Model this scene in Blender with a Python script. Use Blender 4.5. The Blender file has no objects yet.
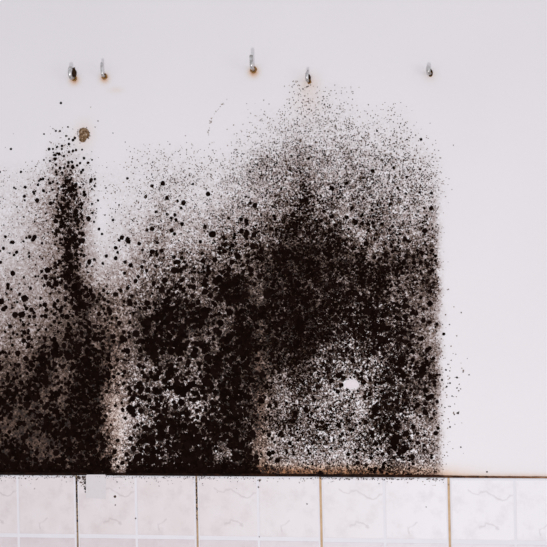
import bpy, math, random
import numpy as np
from mathutils import Matrix, Vector

random.seed(5)
rng = np.random.default_rng(11)
scn = bpy.context.scene
COL = scn.collection

# ------------------------------------------------------------ camera
D, YAW, ROLL, F = 1.6, 0.12766, -0.020665, 972.0
ZC = 1.5708                                   # height of the point looked at
CAMP = np.array([D * math.sin(YAW), -D * math.cos(YAW), 0.0006])
FW = -CAMP / np.linalg.norm(CAMP)
R0 = np.cross(FW, [0, 0, 1]); R0 /= np.linalg.norm(R0)
U0 = np.cross(R0, FW)
RT = math.cos(ROLL) * R0 + math.sin(ROLL) * U0
UP = -math.sin(ROLL) * R0 + math.cos(ROLL) * U0
cd = bpy.data.cameras.new('camera'); cam = bpy.data.objects.new('camera', cd); COL.objects.link(cam)
m = Matrix.Identity(4)
for i in range(3):
    m[i][0], m[i][1], m[i][2] = RT[i], UP[i], -FW[i]
    m[i][3] = CAMP[i] + (ZC if i == 2 else 0)
cam.matrix_world = m
cd.sensor_width = 36; cd.lens = 36 * F / 547; cd.clip_start = 0.05
scn.camera = cam

# ------------------------------------------------------------ light
w = bpy.data.worlds.new('world'); scn.world = w; w.use_nodes = True
bg = w.node_tree.nodes['Background']
bg.inputs[0].default_value = (0.94, 0.95, 1.0, 1); bg.inputs[1].default_value = 0.735
def area(name, loc, target, sx, sy, power, col):
    l = bpy.data.lights.new(name, 'AREA'); l.shape = 'RECTANGLE'; l.size = sx; l.size_y = sy
    l.energy = power; l.color = col
    o = bpy.data.objects.new(name, l); COL.objects.link(o); o.location = loc
    o.rotation_euler = (Vector(target) - Vector(loc)).to_track_quat('-Z', 'Y').to_euler()
    return o
area('window_light', (2.3, -1.5, ZC - 0.25), (0, 0, ZC), 1.0, 1.2, 7.5, (1.0, 0.985, 1.0))
area('room_lamp', (0.05, -1.75, ZC - 0.80), (0, 0, ZC), 0.14, 0.14, 12, (1.0, 0.985, 0.97))
vs = scn.view_settings
vs.view_transform = 'Standard'; vs.look = 'None'; vs.exposure = 0.0; vs.gamma = 1.0; vs.use_curve_mapping = False

# ------------------------------------------------------------ helpers
def unp(px, py, n=0.0):
    """photo measurement -> (x, z) on the plane n metres in front of the wall"""
    px = np.asarray(px, float); py = np.asarray(py, float)
    a = (px - 273.5) / F; b = (py - 273.5) / F
    d = [FW[i] + RT[i] * a - UP[i] * b for i in range(3)]
    t = (-n - CAMP[1]) / d[1]
    return CAMP[0] + t * d[0], CAMP[2] + t * d[2] + ZC
PX = 0.00164                                   # one measured unit in metres

def lin(c):
    return tuple(((v / 255) / 12.92 if v / 255 < .04045 else ((v / 255 + .055) / 1.055) ** 2.4) for v in c) + (1,)

def mesh_obj(name, verts, faces, mats, parent=None, smooth=False, fmat=None):
    me = bpy.data.meshes.new(name); me.from_pydata([tuple(v) for v in verts], [], faces)
    for mt in (mats if isinstance(mats, (list, tuple)) else [mats]): me.materials.append(mt)
    if fmat is not None: me.polygons.foreach_set('material_index', fmat)
    if smooth: me.polygons.foreach_set('use_smooth', [True] * len(me.polygons))
    me.update()
    o = bpy.data.objects.new(name, me); COL.objects.link(o)
    if parent: o.parent = parent
    return o

def mat(name, rough=0.6, spec=0.3, metal=0.0):
    mt = bpy.data.materials.new(name); mt.use_nodes = True
    nt = mt.node_tree; b = nt.nodes['Principled BSDF']
    b.inputs['Roughness'].default_value = rough; b.inputs['Specular IOR Level'].default_value = spec
    b.inputs['Metallic'].default_value = metal
    return mt, nt, b

def N(nt, typ, **kw):
    n = nt.nodes.new(typ)
    for k, v in kw.items(): setattr(n, k, v)
    return n
def math_n(nt, op, a, b=None, c=None, clamp=False):
    n = N(nt, 'ShaderNodeMath', operation=op, use_clamp=clamp)
    for i, v in enumerate((a, b, c)):
        if v is None: continue
        if isinstance(v, (int, float)): n.inputs[i].default_value = v
        else: nt.links.new(v, n.inputs[i])
    return n.outputs[0]
def mix_n(nt, f, a, b, mode='MIX'):
    n = N(nt, 'ShaderNodeMix', data_type='RGBA', blend_type=mode)
    for s, v in ((n.inputs[0], f), (n.inputs[6], a), (n.inputs[7], b)):
        if isinstance(v, (int, float)): s.default_value = v
        elif isinstance(v, tuple): s.default_value = v
        else: nt.links.new(v, s)
    return n.outputs[2]
def noise_n(nt, vec, scale, detail=2, rough=.5):
    n = N(nt, 'ShaderNodeTexNoise'); n.inputs['Scale'].default_value = scale
    n.inputs['Detail'].default_value = detail; n.inputs['Roughness'].default_value = rough
    nt.links.new(vec, n.inputs['Vector']); return n.outputs[0]
def ramp_n(nt, f, stops):
    n = N(nt, 'ShaderNodeValToRGB'); e = n.color_ramp.elements
    while len(e) < len(stops): e.new(0.5)
    for el, (p, c) in zip(e, stops): el.position = p; el.color = c
    nt.links.new(f, n.inputs[0]); return n.outputs[0]
def attr_n(nt, name):
    n = N(nt, 'ShaderNodeAttribute'); n.attribute_name = name; return n.outputs['Fac']
def coords(nt, which='Object'):
    return N(nt, 'ShaderNodeTexCoord').outputs[which]
def bump(nt, b, h, dist, strength=1.0):
    n = N(nt, 'ShaderNodeBump'); n.inputs['Distance'].default_value = dist; n.inputs['Strength'].default_value = strength
    nt.links.new(h, n.inputs['Height']); nt.links.new(n.outputs[0], b.inputs['Normal'])

def vnoise(x, y, s, seed):
    """smooth value noise, roughly -1..1"""
    r = np.random.default_rng(seed); g = r.uniform(-1, 1, (256, 256))
    x = x / s + 40.3; y = y / s + 17.7
    xi = np.floor(x).astype(int); yi = np.floor(y).astype(int); fx = x - xi; fy = y - yi
    fx = fx * fx * (3 - 2 * fx); fy = fy * fy * (3 - 2 * fy)
    q = lambda i, j: g[(yi + j) % 256, (xi + i) % 256]
    return (q(0, 0) * (1 - fx) + q(1, 0) * fx) * (1 - fy) + (q(0, 1) * (1 - fx) + q(1, 1) * fx) * fy

# ------------------------------------------------------------ how thick the mould stands, sampled every 20 units
TROWS = [  # y = 100, 120 ... 460, 476 ; x = 0, 20 ... 440
 "00000000000000011100000", "00000000000001122211100", "00010000000011233332210",
 "11142001111124454444332", "22364111222245565554433", "23487112322345676655544",
 "23587123433456787666555", "33576224544667888776666", "34576324656778898887777",
 "34467345777888899888777", "44468667887888999988877", "45578678898898998888877",
 "45678778888997897777877", "66789878888998886666888", "77789868788998776567888",
 "88889847878997666667888", "88889836888997776667777", "88889947988996666567766",
 "99999958999996555456655", "99999969999997766666655"]
TG = np.array([[int(c) for c in r] for r in TROWS], float) / 9.0
TY = np.array([100 + 20 * i for i in range(19)] + [476.0])
def bil(g, xs, ys, x, y):
    x = np.clip(x, xs[0], xs[-1]); y = np.clip(y, ys[0], ys[-1])
    i = np.clip(np.searchsorted(xs, x, 'right') - 1, 0, len(xs) - 2)
    j = np.clip(np.searchsorted(ys, y, 'right') - 1, 0, len(ys) - 2)
    fx = (x - xs[i]) / (xs[i + 1] - xs[i]); fy = (y - ys[j]) / (ys[j + 1] - ys[j])
    return (g[j, i] * (1 - fx) + g[j, i + 1] * fx) * (1 - fy) + (g[j + 1, i] * (1 - fx) + g[j + 1, i + 1] * fx) * fy
TX = np.arange(0, 441, 20).astype(float)
def sig(v): return 1 / (1 + np.exp(-np.clip(v, -40, 40)))
def ridge(x, y, x0, y0, x1, y1, wd, soft=10):
    """soft vertical streak from (x0,y0) to (x1,y1)"""
    t = np.clip((y - y0) / (y1 - y0), 0, 1); xc = x0 + (x1 - x0) * t
    return np.exp(-((x - xc) / wd) ** 2) * sig((y - y0) / soft * 4) * sig((y1 - y) / soft * 4)
def rim(x, y):
    edge = 437.5 + (y - 200) * 0.008 - np.clip(200 - y, 0, 200) ** 2 * 0.0028
    soft = 1.9 + np.clip(215 - y, 0, 100) * 0.05
    return sig((edge + 2.2 * vnoise(x, y, 9, 5) - x) / soft)
def thick(x, y):
    x = np.abs(x)                                # beyond the left edge the growth simply goes on
    t = bil(TG, TX, TY, x, y)
    t = t + 0.55 * ridge(x, y, 70, 172, 72, 290, 6) + 0.25 * ridge(x, y, 84, 290, 92, 476, 14)
    t = t + 0.14 * ridge(x, y, 304, 185, 306, 350, 14, 30) + 0.30 * ridge(x, y, 243, 285, 243, 480, 9, 20)
    t = t - 0.12 * ridge(x, y, 110, 388, 122, 474, 9, 15) - 0.10 * ridge(x, y, 102, 200, 100, 265, 10, 20)
    box = lambda x0, x1, y0, y1, s_=10: sig((x - x0) / s_ * 4) * sig((x1 - x) / s_ * 4) * sig((y - y0) / s_ * 4) * sig((y1 - y) / s_ * 4)
    t = t - .04 * box(128, 234, 275, 490, 14) + .01 * box(-20, 78, 300, 468, 20) + .06 * box(320, 430, 235, 330, 25) + .10 * box(98, 126, 300, 388, 12) + .09 * box(268, 336, 235, 345, 25) + .08 * box(-20, 55, 285, 410, 30) + .09 * box(342, 428, 325, 455, 25) + .07 * box(262, 338, 350, 445, 20) - .17 * box(404, 470, 290, 450, 16) - .10 * box(-20, 52, 140, 270, 20)
    t = t * (1 + 0.16 * vnoise(x, y, 26, 1) + 0.12 * vnoise(x, y, 11, 2))
    return np.clip(t, 0, 0.985) * rim(x, y) * sig((y - 84) / 4)
KX = np.array([0, 60, 100, 122, 160, 235, 258, 300, 340, 380, 420, 445.0]); KY = np.array([100, 200, 260, 340, 400, 476.0])
KH = np.array([   # share of the darkness that is a flat stain in the paint
 [.3, .2, .1, .1, .1, .1, .15, .2, .2, .2, .2, .2],
 [.4, .5, .3, .3, .35, .35, .40, .5, .40, .30, .3, .35],
 [.6, .6, .6, .65, .62, .65, .72, .78, .72, .70, .66, .66],
 [.74, .76, .80, .82, .80, .84, .87, .86, .62, .58, .74, .78],
 [.84, .84, .86, .60, .70, .80, .78, .48, .38, .42, .70, .74],
 [.88, .88, .88, .62, .66, .78, .70, .48, .40, .40, .50, .5]])
KG = np.array([   # how coarse-grained the film is
 [.7, .7, .7, .7, .7, .7, .7, .7, .7, .7, .7, .7],
 [.7, .6, .6, .7, .7, .7, .7, .7, .8, .8, .8, .7],
 [.5, .4, .5, .6, .7, .65, .55, .5, .55, .55, .5, .5],
 [.42, .40, .5, .5, .6, .6, .5, .5, .9, .9, .5, .45],
 [.40, .42, .5, .9, 1., .8, .5, .9, 1., 1., .7, .5],
 [.38, .42, .5, .9, 1., .8, .7, .9, 1., 1., .8, .6]])
KL = np.array([   # share of the colonies that are large and round
 [.2, .6, .2, .0, .0, .0, .0, .0, .0, .0, .0, .0],
 [.5, .8, .5, .2, .05, .03, .03, .03, .03, .03, .03, .03],
 [.65, .75, .6, .5, .30, .25, .28, .32, .32, .32, .30, .2],
 [.75, .75, .7, .65, .6, .55, .35, .25, .25, .35, .40, .3],
 [.8, .8, .6, .45, .6, .6, .25, .12, .12, .35, .45, .3],
 [.8, .8, .6, .3, .6, .6, .20, .10, .10, .25, .35, .3]])
def stain_at(x, y):
    x = np.asarray(x, float); y = np.asarray(y, float)
    return thick(x, y) * bil(KH, KX, KY, np.abs(x), y)

# ------------------------------------------------------------ materials
def m_wall():
    mt, nt, b = mat('painted_plaster', 0.55, 0.25)
    co = coords(nt)
    base = mix_n(nt, noise_n(nt, co, 5, 3), lin((226, 222, 224.5)), lin((231, 227, 229.5)))
    st = attr_n(nt, 'stain')
    mid = noise_n(nt, co, 150, 3, .65); wide = noise_n(nt, co, 45, 3, .6)
    def cell(scale, off):                        # one random tone for each grain of the film
        v = N(nt, 'ShaderNodeTexVoronoi', feature='F1'); v.inputs['Scale'].default_value = scale
        ad = N(nt, 'ShaderNodeVectorMath', operation='ADD'); nt.links.new(co, ad.inputs[0]); ad.inputs[1].default_value = off
        nt.links.new(ad.outputs[0], v.inputs['Vector'])
        sp = N(nt, 'ShaderNodeSeparateColor'); nt.links.new(v.outputs['Color'], sp.inputs[0]); return sp.outputs[0]
    amp = None
    for src, g in ((cell(430, (0, 0, 0)), .95), (cell(250, (3, .3, 1)), .55), (mid, 1.6), (wide, .9)):
        q = math_n(nt, 'MULTIPLY', math_n(nt, 'SUBTRACT', src, .5), g); amp = q if amp is None else math_n(nt, 'ADD', amp, q)
    env = math_n(nt, 'MULTIPLY', math_n(nt, 'MULTIPLY', st, 2.2, clamp=True), attr_n(nt, 'grain'))
    s2 = math_n(nt, 'ADD', st, math_n(nt, 'MULTIPLY', amp, env), clamp=True)
    stain = ramp_n(nt, s2, [(0, lin((255, 255, 255))), (.25, lin((196, 184, 179))), (.5, lin((126, 106, 95))),
                            (.75, lin((65, 47, 37))), (1, lin((26, 15, 10)))])
    c = mix_n(nt, 1.0, base, stain, 'MULTIPLY')
    ru = attr_n(nt, 'rust')
    r2 = math_n(nt, 'MULTIPLY', ru, math_n(nt, 'ADD', .45, math_n(nt, 'MULTIPLY', mid, 1.1)), clamp=True)
    rc = ramp_n(nt, r2, [(0, lin((255, 255, 255))), (.3, lin((246, 222, 200))), (.65, lin((196, 140, 92))), (1, lin((92, 50, 22)))])
    c = mix_n(nt, 1.0, c, rc, 'MULTIPLY')
    nt.links.new(c, b.inputs['Base Color'])
    bump(nt, b, noise_n(nt, co, 160, 3), 0.0006, .35)
    return mt
def m_mould():
    mt, nt, b = mat('mould_spores', 1.0, 0.0)
    c = ramp_n(nt, attr_n(nt, 'shade'), [(0, lin((14, 7, 5))), (.3, lin((34, 22, 18))), (.6, lin((94, 74, 62))), (1, lin((166, 148, 138)))])
    nt.links.new(c, b.inputs['Base Color']); return mt
UNIT = 0.20618 / 122
def N0(nt, co):
    sp = N(nt, 'ShaderNodeSeparateXYZ'); nt.links.new(co, sp.inputs[0]); return sp.outputs[2]
def m_tile():
    mt, nt, b = mat('marbled_glaze', 0.6, 0.2)
    co = coords(nt)
    wob = N(nt, 'ShaderNodeTexNoise'); wob.inputs['Scale'].default_value = 110; wob.inputs['Detail'].default_value = 4; nt.links.new(co, wob.inputs['Vector'])
    w2 = N(nt, 'ShaderNodeVectorMath', operation='MULTIPLY_ADD'); nt.links.new(wob.outputs['Color'], w2.inputs[0])
    w2.inputs[1].default_value = (.012, .012, .012); nt.links.new(co, w2.inputs[2])
    w3 = N(nt, 'ShaderNodeVectorMath', operation='SUBTRACT'); nt.links.new(w2.outputs[0], w3.inputs[0]); w3.inputs[1].default_value = (.006, .006, .006)
    xyz = N(nt, 'ShaderNodeSeparateXYZ'); nt.links.new(w3.outputs[0], xyz.inputs[0])
    def seg(ax, ay, bx, by):                     # distance to one printed vein stroke
        A = Vector(((ax - 61) * UNIT, 0, (61 - ay) * UNIT)); B = Vector(((bx - 61) * UNIT, 0, (61 - by) * UNIT)); d = B - A
        px = math_n(nt, 'SUBTRACT', xyz.outputs[0], A.x); pz = math_n(nt, 'SUBTRACT', xyz.outputs[2], A.z)
        t = math_n(nt, 'DIVIDE', math_n(nt, 'ADD', math_n(nt, 'MULTIPLY', px, d.x), math_n(nt, 'MULTIPLY', pz, d.z)), d.length_squared, clamp=True)
        qx = math_n(nt, 'SUBTRACT', px, math_n(nt, 'MULTIPLY', t, d.x)); qz = math_n(nt, 'SUBTRACT', pz, math_n(nt, 'MULTIPLY', t, d.z))
        return math_n(nt, 'SQRT', math_n(nt, 'ADD', math_n(nt, 'MULTIPLY', qx, qx), math_n(nt, 'MULTIPLY', qz, qz)))
    dist = None
    for line in ([(18, 12), (23, 16), (34, 13), (43, 19), (51, 22), (58, 17)], [(83, 54), (83, 49), (86, 47), (92, 43)],
                 [(28, 48), (35, 43), (45, 48)], [(8, 90), (26, 84), (50, 95)], [(75, 82), (100, 90)]):
        for p, q in zip(line, line[1:]):
            s = seg(*p, *q); dist = s if dist is None else math_n(nt, 'MINIMUM', dist, s)
    vein = math_n(nt, 'SUBTRACT', 1.0, math_n(nt, 'DIVIDE', dist, 0.0026), clamp=True)
    vein = math_n(nt, 'MULTIPLY', vein, math_n(nt, 'MULTIPLY', noise_n(nt, co, 60, 3), .48), clamp=True)
    n2 = noise_n(nt, co, 38, 5, .65)
    cloud = math_n(nt, 'MULTIPLY', math_n(nt, 'SUBTRACT', n2, .5), 1.4, clamp=True)
    c = mix_n(nt, cloud, lin((232, 229, 232)), lin((196, 186, 189)))
    c = mix_n(nt, vein, c, lin((150, 136, 138)))
    # dinginess that follows the mouldy side of the wall: noise in the room's own coordinates
    g = N(nt, 'ShaderNodeNewGeometry'); gs = N(nt, 'ShaderNodeSeparateXYZ'); nt.links.new(g.outputs['Position'], gs.inputs[0])
    dirt = math_n(nt, 'MULTIPLY', math_n(nt, 'SUBTRACT', .26, gs.outputs[0]), 2.4, clamp=True)
    dirt = math_n(nt, 'MULTIPLY', dirt, math_n(nt, 'ADD', .35, math_n(nt, 'MULTIPLY', noise_n(nt, g.outputs['Position'], 30, 4), .7)), clamp=True)
    c = mix_n(nt, dirt, c, mix_n(nt, 1.0, c, lin((237, 229, 226)), 'MULTIPLY'))
    low = math_n(nt, 'MULTIPLY', math_n(nt, 'SUBTRACT', -.002, N0(nt, co)), 800.0, clamp=True)
    c = mix_n(nt, math_n(nt, 'MULTIPLY', low, .6), c, mix_n(nt, 1.0, c, lin((241, 237, 240)), 'MULTIPLY'))
    nt.links.new(c, b.inputs['Base Color']); return mt
def m_glaze():
    mt, nt, b = mat('white_glaze_border', 0.6, 0.2)
    c = mix_n(nt, noise_n(nt, coords(nt), 30, 3), lin((219, 216, 221)), lin((226, 223, 228)))
    nt.links.new(c, b.inputs['Base Color']); return mt
def m_grout():
    mt, nt, b = mat('stained_grout', 0.9, 0.1)
    g = N(nt, 'ShaderNodeNewGeometry').outputs['Position']
    gs = N(nt, 'ShaderNodeSeparateXYZ'); nt.links.new(g, gs.inputs[0])
    n1 = noise_n(nt, g, 60, 4, .7)
    c = mix_n(nt, n1, lin((176, 138, 100)), lin((232, 206, 172)))
    drk = math_n(nt, 'MULTIPLY', math_n(nt, 'SUBTRACT', -.06, gs.outputs[0]), 6.0, clamp=True)
    drk = math_n(nt, 'MULTIPLY', drk, math_n(nt, 'MULTIPLY', noise_n(nt, g, 110, 3, .7), 1.1), clamp=True)
    c = mix_n(nt, drk, c, lin((52, 32, 20)))
    nt.links.new(c, b.inputs['Base Color']); return mt
def m_caulk():
    mt, nt, b = mat('rusty_caulk', 0.85, 0.1)
    g = coords(nt); n1 = noise_n(nt, g, 140, 4, .7)
    a = math_n(nt, 'ADD', attr_n(nt, 'age'), math_n(nt, 'MULTIPLY', math_n(nt, 'SUBTRACT', n1, .5), .9), clamp=True)
    c = ramp_n(nt, a, [(0, lin((205, 180, 160))), (.35, lin((140, 96, 66))), (.65, lin((62, 36, 24))), (1, lin((18, 9, 6)))])
    nt.links.new(c, b.inputs['Base Color']); return mt
def m_steel():
    mt, nt, b = mat('worn_zinc', 0.32, 0.5, 0.9)
    n1 = noise_n(nt, coords(nt), 160, 3, .6)
    c = ramp_n(nt, n1, [(.3, lin((150, 145, 140))), (.55, lin((208, 206, 206))), (1, lin((228, 227, 228)))])
    nt.links.new(c, b.inputs['Base Color']); return mt
def m_rust():
    mt, nt, b = mat('rust', 0.9, 0.1)
    n1 = noise_n(nt, coords(nt), 420, 4, .7)
    c = ramp_n(nt, n1, [(.3, lin((58, 34, 16))), (.5, lin((136, 96, 48))), (.7, lin((200, 160, 104)))])
    nt.links.new(c, b.inputs['Base Color']); bump(nt, b, n1, .0008, .7); return mt
def m_hole():
    mt, nt, b = mat('dark_socket', 0.9, 0.1)
    c = mix_n(nt, noise_n(nt, coords(nt), 500, 3), lin((24, 15, 10)), lin((64, 44, 26)))
    nt.links.new(c, b.inputs['Base Color']); return mt
def m_plug():
    mt, nt, b = mat('crumbling_filler', 0.95, 0.05)
    n1 = noise_n(nt, coords(nt), 260, 4, .8)
    c = ramp_n(nt, n1, [(.36, lin((52, 34, 22))), (.47, lin((112, 86, 62))), (.56, lin((150, 122, 94))), (.66, lin((214, 198, 186)))])
    nt.links.new(c, b.inputs['Base Color']); bump(nt, b, n1, .002, .8); return mt
def m_chip():
    mt, nt, b = mat('bare_white_plaster', 0.8, 0.1)
    c = mix_n(nt, noise_n(nt, coords(nt), 400, 3), lin((212, 202, 204)), lin((232, 224, 228)))
    nt.links.new(c, b.inputs['Base Color']); return mt
def m_chip2():
    mt, nt, b = mat('filler', 0.6, 0.2)
    c = mix_n(nt, noise_n(nt, coords(nt), 200, 3), lin((208, 201, 203)), lin((215, 209, 211)))
    nt.links.new(c, b.inputs['Base Color']); return mt
def m_floor():
    mt, nt, b = mat('floor_screed', 0.7, 0.3)
    c = mix_n(nt, noise_n(nt, coords(nt), 12, 4), lin((190, 182, 178)), lin((212, 205, 202)))
    nt.links.new(c, b.inputs['Base Color']); return mt
WALL, MOULD, TILE, GLAZE, GROUT, CAULK = m_wall(), m_mould(), m_tile(), m_glaze(), m_grout(), m_caulk()
STEEL, RUST, HOLE, PLUG, CHIP, CHIP2, FLOOR = m_steel(), m_rust(), m_hole(), m_plug(), m_chip(), m_chip2(), m_floor()

# ------------------------------------------------------------ wall
HOOKS = [(74.3, 78.0), (104.6, 76.5), (253.6, 70.0), (309.2, 80.5), (430.6, 73.6)]
x_in = np.linspace(-0.80, 0.62, 470); z_in = np.linspace(ZC - .37, ZC + .50, 300)
xs = np.concatenate([np.linspace(-1.7, -0.82, 10), x_in, np.linspace(.65, 1.7, 10)])
zs = np.concatenate([np.linspace(0, ZC - .39, 6), z_in, np.linspace(ZC + .53, 2.6, 8)])
GX, GZ = np.meshgrid(xs, zs)
def to_px(x, z, n=0.0):
    dx, dy, dz = x - CAMP[0], -n - CAMP[1], z - ZC - CAMP[2]
    q = dx * FW[0] + dy * FW[1] + dz * FW[2]
    return (273.5 + F * (dx * RT[0] + dy * RT[1] + dz * RT[2]) / q, 273.5 - F * (dx * UP[0] + dy * UP[1] + dz * UP[2]) / q)
PXX, PYY = to_px(GX, GZ)
inside = (PXX > -200) & (PXX < 470) & (PYY > 80) & (PYY < 500)
stain = np.where(inside, stain_at(PXX, np.minimum(PYY, 476)), 0)
chip_d = np.hypot((PXX - 351) / 9, (PYY - 384) / 6.5); stain *= np.clip((chip_d - .8) * 2.5, 0, 1)
rust = np.zeros_like(GX)
for (hx, hy), s, r in zip(HOOKS, (.55, .50, .60, .12, .08), (4.2, 4.2, 4.6, 9, 6)):
    rust += s * np.exp(-(((PXX - hx) / r) ** 2 + ((PYY - hy - 2.0) / r) ** 2))
rust += .14 * np.exp(-(((PXX - 84) / 9) ** 2 + ((PYY - 134) / 12) ** 2))
rust += .10 * np.exp(-(((PXX - 116) / 7) ** 2 + ((PYY - 90) / 3) ** 2)) + .07 * np.exp(-(((PXX - 308) / 14) ** 2 + ((PYY - 100) / 16) ** 2))
band = np.exp(-((PYY - 474 - (PXX - 330) * .005) / 8.0) ** 2)
rust += .75 * band * sig((PXX - 252) / 5) * sig((430 - PXX) / 22) + .25 * np.exp(-((PYY - 477) / 3.0) ** 2) * sig((560 - PXX) / 10) * sig((PXX - 420) / 20)
rust += .24 * np.exp(-((PXX - 260) / 9) ** 2) * sig((PYY - 330) / 20) + .16 * np.exp(-((PXX - 112) / 16) ** 2) * sig((PYY - 310) / 15) * sig((480 - PYY) / 5)
rust += .14 * sig((PYY - 380) / 25) * sig((95 - PXX) / 10) * sig((PXX + 160) / 15)
ny, nx = GX.shape
V = np.stack([GX.ravel(), np.zeros(GX.size), GZ.ravel()], 1)
ii = (np.arange(ny - 1)[:, None] * nx + np.arange(nx - 1)[None, :]).ravel()
F4 = np.stack([ii, ii + 1, ii + nx + 1, ii + nx], 1)
V = V.tolist(); faces = F4.tolist()
k0 = len(V)                                        # the wall's thickness
V += [(-1.7, .12, 0), (1.7, .12, 0), (1.7, .12, 2.6), (-1.7, .12, 2.6), (-1.7, 0, 0), (1.7, 0, 0), (1.7, 0, 2.6), (-1.7, 0, 2.6)]
faces += [[k0 + 1, k0, k0 + 3, k0 + 2], [k0, k0 + 1, k0 + 5, k0 + 4], [k0 + 2, k0 + 3, k0 + 7, k0 + 6], [k0, k0 + 4, k0 + 7, k0 + 3], [k0 + 5, k0 + 1, k0 + 2, k0 + 6]]
wall = mesh_obj('wall_back', V, faces, WALL)
for nm, arr in (('stain', stain), ('grain', bil(KG, KX, KY, np.abs(PXX), PYY)), ('rust', np.clip(rust, 0, 1))):
    a = wall.data.attributes.new(nm, 'FLOAT', 'POINT')
    a.data.foreach_set('value', np.concatenate([arr.ravel(), np.zeros(8)]).astype(np.float32))
wall['kind'] = 'structure'; wall['label'] = 'white painted plaster wall covered in black mould above a tile dado'
fl = mesh_obj('floor', [(-1.7, -3, -.05), (1.7, -3, -.05), (1.7, .12, -.05), (-1.7, .12, -.05), (-1.7, -3, 0), (1.7, -3, 0), (1.7, .12, 0), (-1.7, .12, 0)],
              [(3, 2, 1, 0), (4, 5, 6, 7), (0, 1, 5, 4), (1, 2, 6, 5), (2, 3, 7, 6), (3, 0, 4, 7)], FLOOR)
fl['kind'] = 'structure'; fl['label'] = 'pale screed floor below the tiled wall'

# ------------------------------------------------------------ tiles (each one a moulded four-pad tile with a cross groove)
PITCH = 0.20618; TS = 0.2028; TX0 = -0.34169; ZT = ZC - 0.33357
TH = 0.0060                                         # groove face; the pads stand 0.6 mm higher
def tile_mesh():
    h = TS / 2; v = []; f = []; fm = []
    def quad_frustum(x0, x1, z0, z1, y0, y1, bev, mi):
        k = len(v)
        v.extend([(x0, y0, z0), (x1, y0, z0), (x1, y0, z1), (x0, y0, z1),
                  (x0 + bev, y1, z0 + bev), (x1 - bev, y1, z0 + bev), (x1 - bev, y1, z1 - bev), (x0 + bev, y1, z1 - bev)])
        f.extend([(k + 4, k + 5, k + 6, k + 7), (k, k + 1, k + 5, k + 4), (k + 1, k + 2, k + 6, k + 5), (k + 2, k + 3, k + 7, k + 6), (k + 3, k, k + 4, k + 7)])
        fm.extend([mi] * 5)
    quad_frustum(-h, h, -h, h, 0, -.0048, 0, 0)
    quad_frustum(-h, h, -h, h, -.0048, -TH, .0012, 0)
    g = .0019; e = .0026
    for x0, x1 in ((-h + e, -g), (g, h - e)):
        for z0, z1 in ((-h + e, -g * 1.9), (g * 1.5, h - e)):
            quad_frustum(x0, x1, z0, z1, -TH + .0001, -TH - .0006, .0009, 1)
    me = bpy.data.meshes.new('tile'); me.from_pydata(v, [], f); me.materials.append(GLAZE); me.materials.append(TILE)
    me.polygons.foreach_set('material_index', fm); me.update(); return me
TM = tile_mesh()
tiles = {}
for j in range(6):
    for i in range(-6, 9):
        o = bpy.data.objects.new('tile', TM); COL.objects.link(o); o.parent = wall
        o.location = (TX0 + (i + .5) * PITCH + random.uniform(-.0003, .0003), 0, ZT - TS / 2 - j * PITCH + random.uniform(-.0003, .0003))
        o.rotation_euler = (0, random.uniform(-.001, .001), 0)
        tiles[i, j] = o
gx0, gx1 = TX0 - 6 * PITCH, TX0 + 9 * PITCH
gv = [(x, y, z) for z in (0.002, ZT - .0006) for y in (.0, -.0030) for x in (gx0, gx1)]
grout = mesh_obj('grout', gv, [(2, 3, 7, 6), (0, 1, 3, 2), (6, 7, 5, 4), (0, 2, 6, 4), (1, 5, 7, 3)], GROUT, wall)
grout['label'] = 'brown stained grout in the tile joints'

# dirty sealant line on top of the tiles
cx = np.linspace(gx0, gx1, 700); cpx, _ = to_px(cx, np.full_like(cx, ZT))
hgt = np.interp(cpx, [-900, 0, 255, 300, 400, 440, 470, 560, 1200], [2.4, 2.4, 2.2, 2.0, 2.0, 1.6, 1.15, .8, .8]) * PX
hgt *= 1 + .22 * vnoise(cpx, cpx * 0, 9, 31) + .12 * vnoise(cpx, cpx * 0, 3, 32)
age = np.interp(cpx, [-900, 0, 250, 260, 330, 430, 445, 500, 560, 1200], [.95, .95, .95, .85, .95, .8, .6, .5, .32, .3])
dep = .0045
prof = [(0.0, -.5), (1.0, -.35), (1.0, .3), (.55, .85), (0.0, 1.0)]
cv = []; ca = []
for x, h_, a_ in zip(cx, hgt, age):
    for py_, pz_ in prof: cv.append((x, -dep * py_, ZT + .0006 + (h_ * pz_ if pz_ > 0 else 0) + (.0 if pz_ > 0 else -.0004))); ca.append(a_)
P = len(prof); cf = [(a * P + b, a * P + b + 1, (a + 1) * P + b + 1, (a + 1) * P + b) for a in range(len(cx) - 1) for b in range(P - 1)]
cf = [t[::-1] for t in cf]
caulk = mesh_obj('trim_1', cv, cf, CAULK, None, True)
a = caulk.data.attributes.new('age', 'FLOAT', 'POINT'); a.data.foreach_set('value', np.array(ca, np.float32))
caulk['kind'] = 'structure'; caulk['label'] = 'dark rusty sealant line along the top edge of the tiles'

# pale square of filler smeared over the top of one tile
def smear(x0, x1, y0, y1, label, tile):
    n = TH + .0007; px = [x0, x0 + 1, x1 - 1, x1, x1, x0]; py = [y0 + 1, y0, y0, y0 + 1, y1, y1 - 1]
    X, Z = unp(np.array(px), np.array(py), n)
    L = tile.location
    v = [(x - L.x, -n + .0002, z - L.z) for x, z in zip(X, Z)] + [(x - L.x, -n - .0004, z - L.z) for x, z in zip(X, Z)]
    f = [tuple(range(11, 5, -1)), tuple(range(0, 6))] + [(i, 6 + i, 6 + (i + 1) % 6, (i + 1) % 6) for i in range(6)]
    o = mesh_obj('filler_smear', v, f, CHIP2, tile); o['label'] = label
smear(86, 106, 474.6, 499, 'pale rectangular smear of filler on the tile top', tiles[0, 0])

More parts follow.
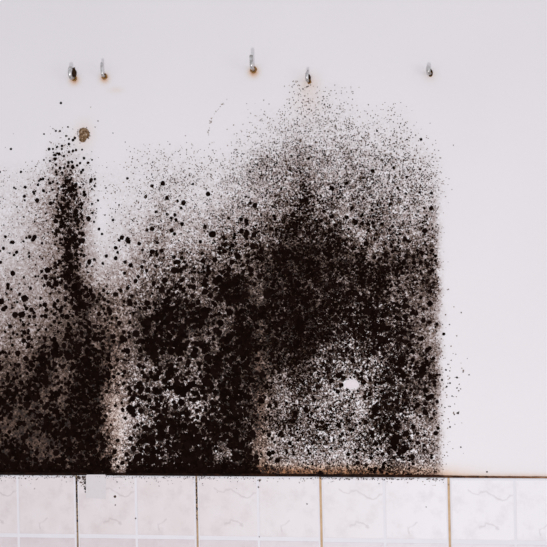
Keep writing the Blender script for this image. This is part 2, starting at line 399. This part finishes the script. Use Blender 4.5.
# ------------------------------------------------------------ mould colonies
PTS = []   # x, y, radius, shade, offset
def add(x, y, r, s, n=0.0): PTS.append(np.stack([np.asarray(v, float) * np.ones(len(np.atleast_1d(x))) for v in (x, y, r, s, n)], 1))
def scatter(n_try, x0, x1, y0, y1): return rng.uniform(x0, x1, n_try), rng.uniform(y0, y1, n_try)
X0, X1, Y0, Y1 = -110, 462, 84, 477
AREA = (X1 - X0) * (Y1 - Y0)
def layer(kind, mean_a, dens_max, seed):
    lam = dens_max / mean_a; n = int(lam * AREA)
    x, y = scatter(n, X0, X1, Y0, Y1)
    t = thick(x, y); h = stain_at(x, y); c = 1 - (1 - t) / (1 - np.minimum(h, .95))
    tau = -np.log(1 - np.clip(c, 0, .88)); kl = bil(KL, KX, KY, np.abs(x), y)
    if kind == 'large': tt = tau * kl * np.exp(.6 * vnoise(x, y, 14, seed))
    elif kind == 'mid': tt = tau * (1 - kl) * .30 * np.exp(.9 * vnoise(x, y, 8, seed) + .5 * vnoise(x, y, 4, seed + 1))
    else: tt = tau * (1 - kl) * .70 * (1.5 - .6 * t) * np.exp(.75 * vnoise(x, y, 5, seed) + .6 * vnoise(x, y, 2.6, seed + 1) + .35 * vnoise(x, y, 14, seed + 2))
    keep = rng.uniform(0, dens_max, n) < tt
    return x[keep], y[keep], t[keep]
x, y, t = layer('fine', 1.0, 2.8, 61); r = rng.uniform(.30, .62, len(x)) + .16 * t; add(x, y, r, np.clip(rng.uniform(.30, 1.0, len(x)) - .60 * t, 0, 1))
x, y, t = layer('mid', 3.6, 1.6, 71); r = rng.uniform(.75, 1.35, len(x)); add(x, y, r * (.52 + .55 * t), np.clip(rng.uniform(.15, .75, len(x)) - .55 * t, 0, 1))
x, y, t = layer('large', 14.0, 1.9, 81)
big = 1.5 + .75 * sig((np.abs(x) - 115) / 8) * sig((y - 225) / 12) * (1 - .75 * sig((np.abs(x) - 258) / 10)) - .2 * sig((150 - y) / 10) + .35 * sig((105 - np.abs(x)) / 8) * sig((y - 250) / 20)
r = big * np.exp(rng.normal(0, .28, len(x))); add(x, y, np.clip(r, .9, 4.2), rng.uniform(0, .12, len(x)))
# single colonies that stand out
S = """61,103,1.3 11,149,1.3 21,172,1.4 25,187,1.7 44,134,1 0,172,1.3 56,131,1.1 60,131,1.2 68,127,1 66,136,1.1 98,121,.8 95,127,.7 113,133,.7
49,149,1.7 53,149,1.2 57,147,1.5 62,146,1.4 54,155,1.4 59,154,1.7 64,156,1.3 69,144,1.5 73,140,1.6 75,138,1.5 69,152,1.6 73,151,1.6 76,150,1.4 62,149,1.2 69,139,1.2
50,161,1.4 44,160,1 60,168,1.6 68,166,1.7 72,162,1.7 80,163,1.5 83,170,1.6 56,172,1.7 43,179,1.8 50,183,1.8 38,185,1.6 39,181,1.3 84,192,1.8 92,189,1.2 92,204,1.4 106,188,1 119,205,1 105,215,.9 113,220,1.6 94,222,1.3 99,229,1.6 102,234,1.5 92,213,1.2
163,183.5,2.7 167,198,2.3 183.5,203,2.7 181,208,1.5 208,194,2.6 193,184,1.4 241,219.6,2.3 247,224,2.2 241.6,231,2.8 250,203,2 255,205,2.4 152,229,2.6 147,230,1.8 182,224,2.3 176,220,1.8 205,227,2.4 125,262,2 124.6,273,2 142,267,2.2 142.5,250,1.7
161.5,250.6,2.6 203,261,2.8 215,260,2.8 232,262,3 227,275,3 204.5,284,3.4 250.5,283,4 230.6,284,3.2 178,271,2.5 181.4,280.5,2.5 220,248.5,2.3 185,262,2 127.7,288,2.3
305,201,3.2 308.6,158.6,1.7 332,188.5,2.6 254.6,206,2.3 292.5,215,2.8 355,222,3 352,208,2.2 372.6,171,2.2 363.6,178,1.6 331.6,216.7,2.2 347,217.5,2.2 275,219,2 286.8,228,2.6 368,224,2 291.7,156,1.4
421,139.4,1.5 377,131,1.1 406.8,177,1.6 397.6,188,1.6 431.4,193,1.8 390.7,204,2 374,227,2 424,208,1.3 443.8,334,1.6 458,413,1.2 457,388,.9 457,377.5,1 446.7,386.7,1 438,428,2 463,372,.8 450,383,.9 450,427,.9 461,447,.8 446,370,1 442,380,1.2 452,396,.8 487,472,.9
182,393,7 195,394,4.6 158,315,5 146,325,5 166,308,5.5 122,338,3 140,387,5 204,345,4.5 218,357,4.5 200,364,4 225,340,5 240,338,6 178,350,7 170,372,5 160,430,5 215,430,5 188,455,6 290,255,5 312,262,4.5 330,249,3.6 305,300,6 296,345,6 300,325,7 395,440,6 402,450,5 388,432,4 398,370,4 383,322,4 352,322,4.4 370,308,4 428,398,3 425,412,3 427,350,2.6 294,418,4.5 320,424,4 281,436,4 
78,130,.6 77.6,132,.7 77.4,134,.7 78.2,136,.6 89.6,132.6,.6 90,136,.7 88.8,138.6,.6 86.6,127.4,.6 80,143,.5 303,89,.9 305,87.5,.5 307,86.7,.7 308.5,86.2,.6 310.5,85,.5"""
for tok in S.split():
    a_, b_, c_ = map(float, tok.split(','))
    if c_ >= 4:                                       # a big blotch is several colonies grown together
        k = int(c_ * 1.6)
        add(a_ + rng.normal(0, c_ * .5, k), b_ + rng.normal(0, c_ * .5, k), rng.uniform(.30, .62, k) * c_, rng.uniform(0, .08, k))
    else: add(np.array([a_]), np.array([b_]), np.array([c_]), np.array([.06 if c_ > 1.2 else .25]))
# faint cracks carrying spores
for path, n_ in (([(208, 137), (209, 126), (213, 115), (228, 98)], 40), ([(293, 81.5), (300, 81)], 9)):
    pts = np.array(path); q = rng.uniform(0, len(pts) - 1.001, n_); i0 = q.astype(int); f_ = (q - i0)[:, None]
    pp = pts[i0] * (1 - f_) + pts[i0 + 1] * f_ + rng.normal(0, .5, (n_, 2)); add(pp[:, 0], pp[:, 1], rng.uniform(.3, .6, n_), rng.uniform(.6, 1, n_))
# dust of spores round the growth
x, y = scatter(900, -150, 460, 95, 300); k = rng.uniform(0, 1, 900) < np.clip(thick(x, y + 45) * 1.2 + .03, 0, 1) * rim(x, y); add(x[k], y[k], rng.uniform(.35, .75, k.sum()), rng.uniform(.4, .95, k.sum()))
x = 438 + np.abs(rng.normal(0, 12, 120)); y = rng.normal(400, 45, 120); k = (y < 470); add(x[k], y[k], rng.uniform(.35, .8, k.sum()), rng.uniform(.3, .9, k.sum()))
# solid dark foot along the tiles on the left and specks below it on the tile faces
x = rng.uniform(-150, 256, 1500); y = 476 - np.abs(rng.normal(0, 6, 1500)); k = np.abs(np.abs(x) - 119) > 8; add(x[k], y[k], rng.uniform(.9, 2.2, k.sum()), rng.uniform(0, .15, k.sum()))
NT = TH + .0007
def drips(n, x0, x1, ysc, rr, y0):
    x = rng.uniform(x0, x1, n); y = y0 + (x * .0068) + np.abs(rng.normal(0, ysc, n)); add(x, y, rng.uniform(*rr, n), rng.uniform(.1, .8, n), NT)
drips(330, -110, 262, 1.6, (.3, .6), 475.2); drips(150, -110, 262, 5.0, (.25, .5), 476); drips(160, 300, 445, 1.0, (.3, .6), 475.4); drips(45, 262, 450, 3, (.3, .55), 476.2)
drips(40, 77, 86, 3, (.5, .9), 476)
x = 85.2 + rng.normal(0, .7, 26); y = 479 + np.abs(rng.normal(0, 8, 26)); add(x, y, rng.uniform(.4, .9, 26), rng.uniform(.1, .5, 26), NT)
for a_, b_, c_ in ((25.5, 478.5, .8), (115, 496.5, 1.4), (115.5, 505, .7), (117, 482, .7), (258.5, 487, .9), (259.5, 481, .8), (135.5, 518.5, .8), (259.3, 536.8, .7), (426, 507, .6), (307, 504, .7)):
    add(np.array([a_]), np.array([b_]), np.array([c_]), np.array([.45]), NT)
# in the tile joints
for jx, n_, sc in ((77.2, 60, 22), (196.8, 46, 20)):
    y = 478 + np.abs(rng.normal(0, sc, n_)); y = np.minimum(y, 545); add(jx + (y - 510) * .012 + rng.normal(0, .45, n_), y, rng.uniform(.5, .9, n_), rng.uniform(0, .3, n_), .0031)
A = np.concatenate(PTS)
A = A[~((np.hypot((A[:, 0] - 351.3) / 7.7, (A[:, 1] - 384) / 4.9) < 1.0))]
n = len(A)
def colonies(A, K, jit, v0):
    n = len(A); wx = np.empty(n); wz = np.empty(n)
    for nn in np.unique(A[:, 4]):
        k = A[:, 4] == nn; wx[k], wz[k] = unp(A[k, 0], A[k, 1], nn)
    ang = np.linspace(0, 2 * np.pi, K, endpoint=False)[None, :] + rng.uniform(0, 6.28, (n, 1))
    rad = A[:, 2:3] * PX * rng.uniform(1 - jit, 1 + jit, (n, K))
    off = A[:, 4] + rng.uniform(.0001, .0004, n)
    VX = np.concatenate([wx[:, None], wx[:, None] + rad * np.cos(ang)], 1)
    VZ = np.concatenate([wz[:, None], wz[:, None] + rad * np.sin(ang)], 1)
    VY = np.concatenate([(-off - .08 * A[:, 2] * PX)[:, None], np.repeat(-off[:, None], K, 1)], 1)
    base = v0 + (np.arange(n) * (K + 1))[:, None]; q = np.arange(K)[None, :]
    tri = np.stack([np.repeat(base, K, 1), base + 1 + q, base + 1 + (q + 1) % K], 2).reshape(-1, 3)
    return np.stack([VX, VY, VZ], 2).reshape(-1, 3), tri, np.repeat(A[:, 3], K + 1)
small = A[:, 2] < .95
v1, t1, s1 = colonies(A[small], 5, .3, 0); v2, t2, s2 = colonies(A[~small], 9, .17, len(v1))
VV = np.concatenate([v1, v2]); TRI = np.concatenate([t1, t2]); SH = np.concatenate([s1, s2])
me = bpy.data.meshes.new('black_mould'); me.vertices.add(len(VV)); me.vertices.foreach_set('co', VV.ravel().astype(np.float32))
me.loops.add(TRI.size); me.loops.foreach_set('vertex_index', TRI.ravel().astype(np.int32))
me.polygons.add(len(TRI)); me.polygons.foreach_set('loop_start', (np.arange(len(TRI)) * 3).astype(np.int32))
me.materials.append(MOULD); me.update(calc_edges=True)
a = me.attributes.new('shade', 'FLOAT', 'POINT'); a.data.foreach_set('value', SH.astype(np.float32))
mo = bpy.data.objects.new('black_mould', me); COL.objects.link(mo)
mo['kind'] = 'stuff'; mo['category'] = 'mould'; mo['label'] = 'black and brown mould colonies spreading over the white wall above the tiles'
print('mould colonies', n)

# ------------------------------------------------------------ hooks
def tube(path, rads, sides=12, flat=1.0):
    """round bar along a path (local x right, y out of the wall is negative, z up)"""
    v = []; f = []; pts = [Vector(p) for p in path]
    for i, p in enumerate(pts):
        tg = (pts[min(i + 1, len(pts) - 1)] - pts[max(i - 1, 0)]).normalized()
        s = tg.cross(Vector((1, 0, 0))); s.normalize(); r_ = Vector((1, 0, 0)) - tg * tg.x; r_.normalize()
        s = tg.cross(r_).normalized()
        for k in range(sides):
            an = 2 * math.pi * k / sides
            v.append(p + r_ * math.cos(an) * rads[i] + s * math.sin(an) * rads[i] * flat)
    for i in range(len(pts) - 1):
        for k in range(sides):
            f.append((i * sides + k, i * sides + (k + 1) % sides, (i + 1) * sides + (k + 1) % sides, (i + 1) * sides + k))
    f.append(tuple(range(sides))[::-1]); f.append(tuple((len(pts) - 1) * sides + k for k in range(sides)))
    return v, f
def disc(rx, rz, depth, lip, seed, z0=0, inner=.0):
    """irregular low collar with a sunken middle"""
    r = random.Random(seed); K = 18; v = []; f = []
    rings = [(1.0, 0.0), (.92, .7), (.72, 1.0), (.5, 1.0 - lip), (.25, 1.0 - lip)]
    jit = [r.uniform(.88, 1.12) for _ in range(K)]
    for s, d in rings:
        for k in range(K):
            an = 2 * math.pi * k / K; v.append((rx * s * jit[k] * math.cos(an), -depth * d - .0001, z0 + rz * s * jit[k] * math.sin(an)))
    for i in range(len(rings) - 1):
        for k in range(K): f.append((i * K + k, i * K + (k + 1) % K, (i + 1) * K + (k + 1) % K, (i + 1) * K + k))
    f.append(tuple((len(rings) - 1) * K + k for k in range(K)))
    return v, f
def hook(pt, label, wire, rads, collar, socket, flat=1.0):
    x, z = unp(*pt); e = bpy.data.objects.new('wall_hook', None); COL.objects.link(e); e.location = (float(x), 0, float(z))
    e.empty_display_size = .02
    e['label'] = label; e['category'] = 'hook'; e['group'] = 'hooks screwed into the wall above the mould'
    v, f = disc(*collar); mesh_obj('rusty_collar', v, f, RUST, e, True)
    v, f = disc(*socket); mesh_obj('socket', v, f, HOLE, e, True)
    v, f = tube(wire, rads, 12, flat); mesh_obj('bent_wire', v, f, STEEL, e, True)
    return e
mm = .001
def arc(cy, cz, r, a0, a1, n=10, x=0.0):
    return [(x, (cy + r * math.cos(math.radians(a0 + (a1 - a0) * i / n))) * mm, (cz + r * math.sin(math.radians(a0 + (a1 - a0) * i / n))) * mm) for i in range(n + 1)]
# curved cup hook: out of the wall, round a big bend, up and back to a tip
p = [(0, 0, 0), (0, -5 * mm, -1 * mm)] + [(.0, y_, z_) for _, y_, z_ in arc(-9, 6.5, 9.5, 250, 120, 14)] + [(0, -9 * mm, 15.5 * mm)]
p = [(q_[0] - .0016 * min(1, abs(q_[1]) / .015), q_[1], q_[2]) for q_ in p]
hook(HOOKS[0], 'stubby curved wall hook with dark socket, leftmost in the row', p, [.0022] * 2 + [.0030] * 15 + [.0020], (.0046, .0046, .002, .4, 1, -.001), (.0040, .0100, .0026, .3, 2, .0075), 1.0)
def ell(n_out, up, r, lean=0.0):
    c = 5.0
    p = [(0, 0, 0), (0, -(n_out - c) * .5 * mm, 0), (0, -(n_out - c) * mm, 0)]
    p += [(0, -(n_out - c + c * math.sin(t)) * mm, (c - c * math.cos(t)) * mm) for t in [math.pi / 2 * i / 6 for i in range(1, 7)]]
    p += [(0, -n_out * mm, up * .6 * mm), (0, -n_out * mm, up * mm)]
    return p, [r * mm] * len(p)
p, r = ell(14, 20, 2.4); hook(HOOKS[1], 'slim upright metal wall hook second from the left, rust at its foot', p, r, (.0050, .0052, .0022, .4, 3), (.0032, .0034, .0028, .5, 4, .0008))
p, r = ell(24, 19, 2.9); hook(HOOKS[2], 'tall upright metal wall hook in the middle with orange rust ring', p, r, (.0056, .0056, .0024, .4, 5), (.0034, .0036, .0030, .5, 6, .0004))
p = [(-.001, 0, -.001), (-.002, -.006, -.002)] + [(-.0022, y_, z_) for _, y_, z_ in arc(-11, 4, 7, 240, 150, 8)] + [(-.0012, -.013, .012), (-.0008, -.010, .0155)]
hook(HOOKS[3], 'short pointed wall hook right of the middle, small dark mark beneath', p, [.0018, .0020] + [.0026] * 9 + [.0017, .0007], (.0036, .0040, .0018, .4, 7, -.002), (.0028, .0080, .0022, .4, 8, .0025))
p = [(0, 0, 0), (-.001, -.005, -.001)] + [(-.0040, y_, z_) for _, y_, z_ in arc(-9, 3.5, 4.5, 250, 120, 8)] + [(-.003, -.007, .0075)]
hook(HOOKS[4], 'smallest blunt wall hook, rightmost, alone above the clean wall', p, [.0018, .0022] + [.0034] * 9 + [.0013], (.0036, .0044, .0016, .4, 9, -.001), (.0036, .0060, .0022, .4, 10, .0010))

# ------------------------------------------------------------ filled hole and bare spot
def blob(name, pts, n_out, material, label, cat, dome=.4):
    X, Z = unp(np.array([p[0] for p in pts]), np.array([p[1] for p in pts])); cx_, cz_ = float(X.mean()), float(Z.mean())
    v = []; K = len(pts)
    for s, d in ((1.0, 0), (.96, .6), (.7, 1.0), (.35, 1 + dome)):
        for k in range(K): v.append(((X[k] - cx_) * s, -n_out * d * random.uniform(.8, 1.15) - .0001, (Z[k] - cz_) * s))
    v.append((0, -n_out * (1 + dome), 0))
    f = []
    for i in range(3):
        for k in range(K): f.append((i * K + (k + 1) % K, i * K + k, (i + 1) * K + k, (i + 1) * K + (k + 1) % K))
    for k in range(K): f.append((3 * K + (k + 1) % K, 3 * K + k, 4 * K))
    o = mesh_obj(name, v, f, material, None, cat != 'paint chip'); o.location = (cx_, 0, cz_)
    o['label'] = label; o['category'] = cat; return o
blob('filled_hole', [(80, 128.5), (83.5, 127.5), (87, 128.5), (88.8, 131), (89.8, 134.5), (88.5, 138), (86.5, 139), (85, 142), (82, 142.5), (79.5, 141), (78.8, 137.5), (79.4, 134), (78.6, 131.5)],
     .0016, PLUG, 'brown crumbling filler plug in the wall at the top of the left mould streak', 'wall plug', -.4)
blob('bare_spot', [(343.5, 384.5), (346, 382), (347, 380), (350, 380), (353, 379), (356.5, 380), (358.2, 383), (359.6, 386), (356, 387.5), (352, 388.2), (348.5, 389), (346, 387.5)],
     .0009, CHIP, 'small clean white plaster spot within the mould at lower right', 'paint chip', .1)
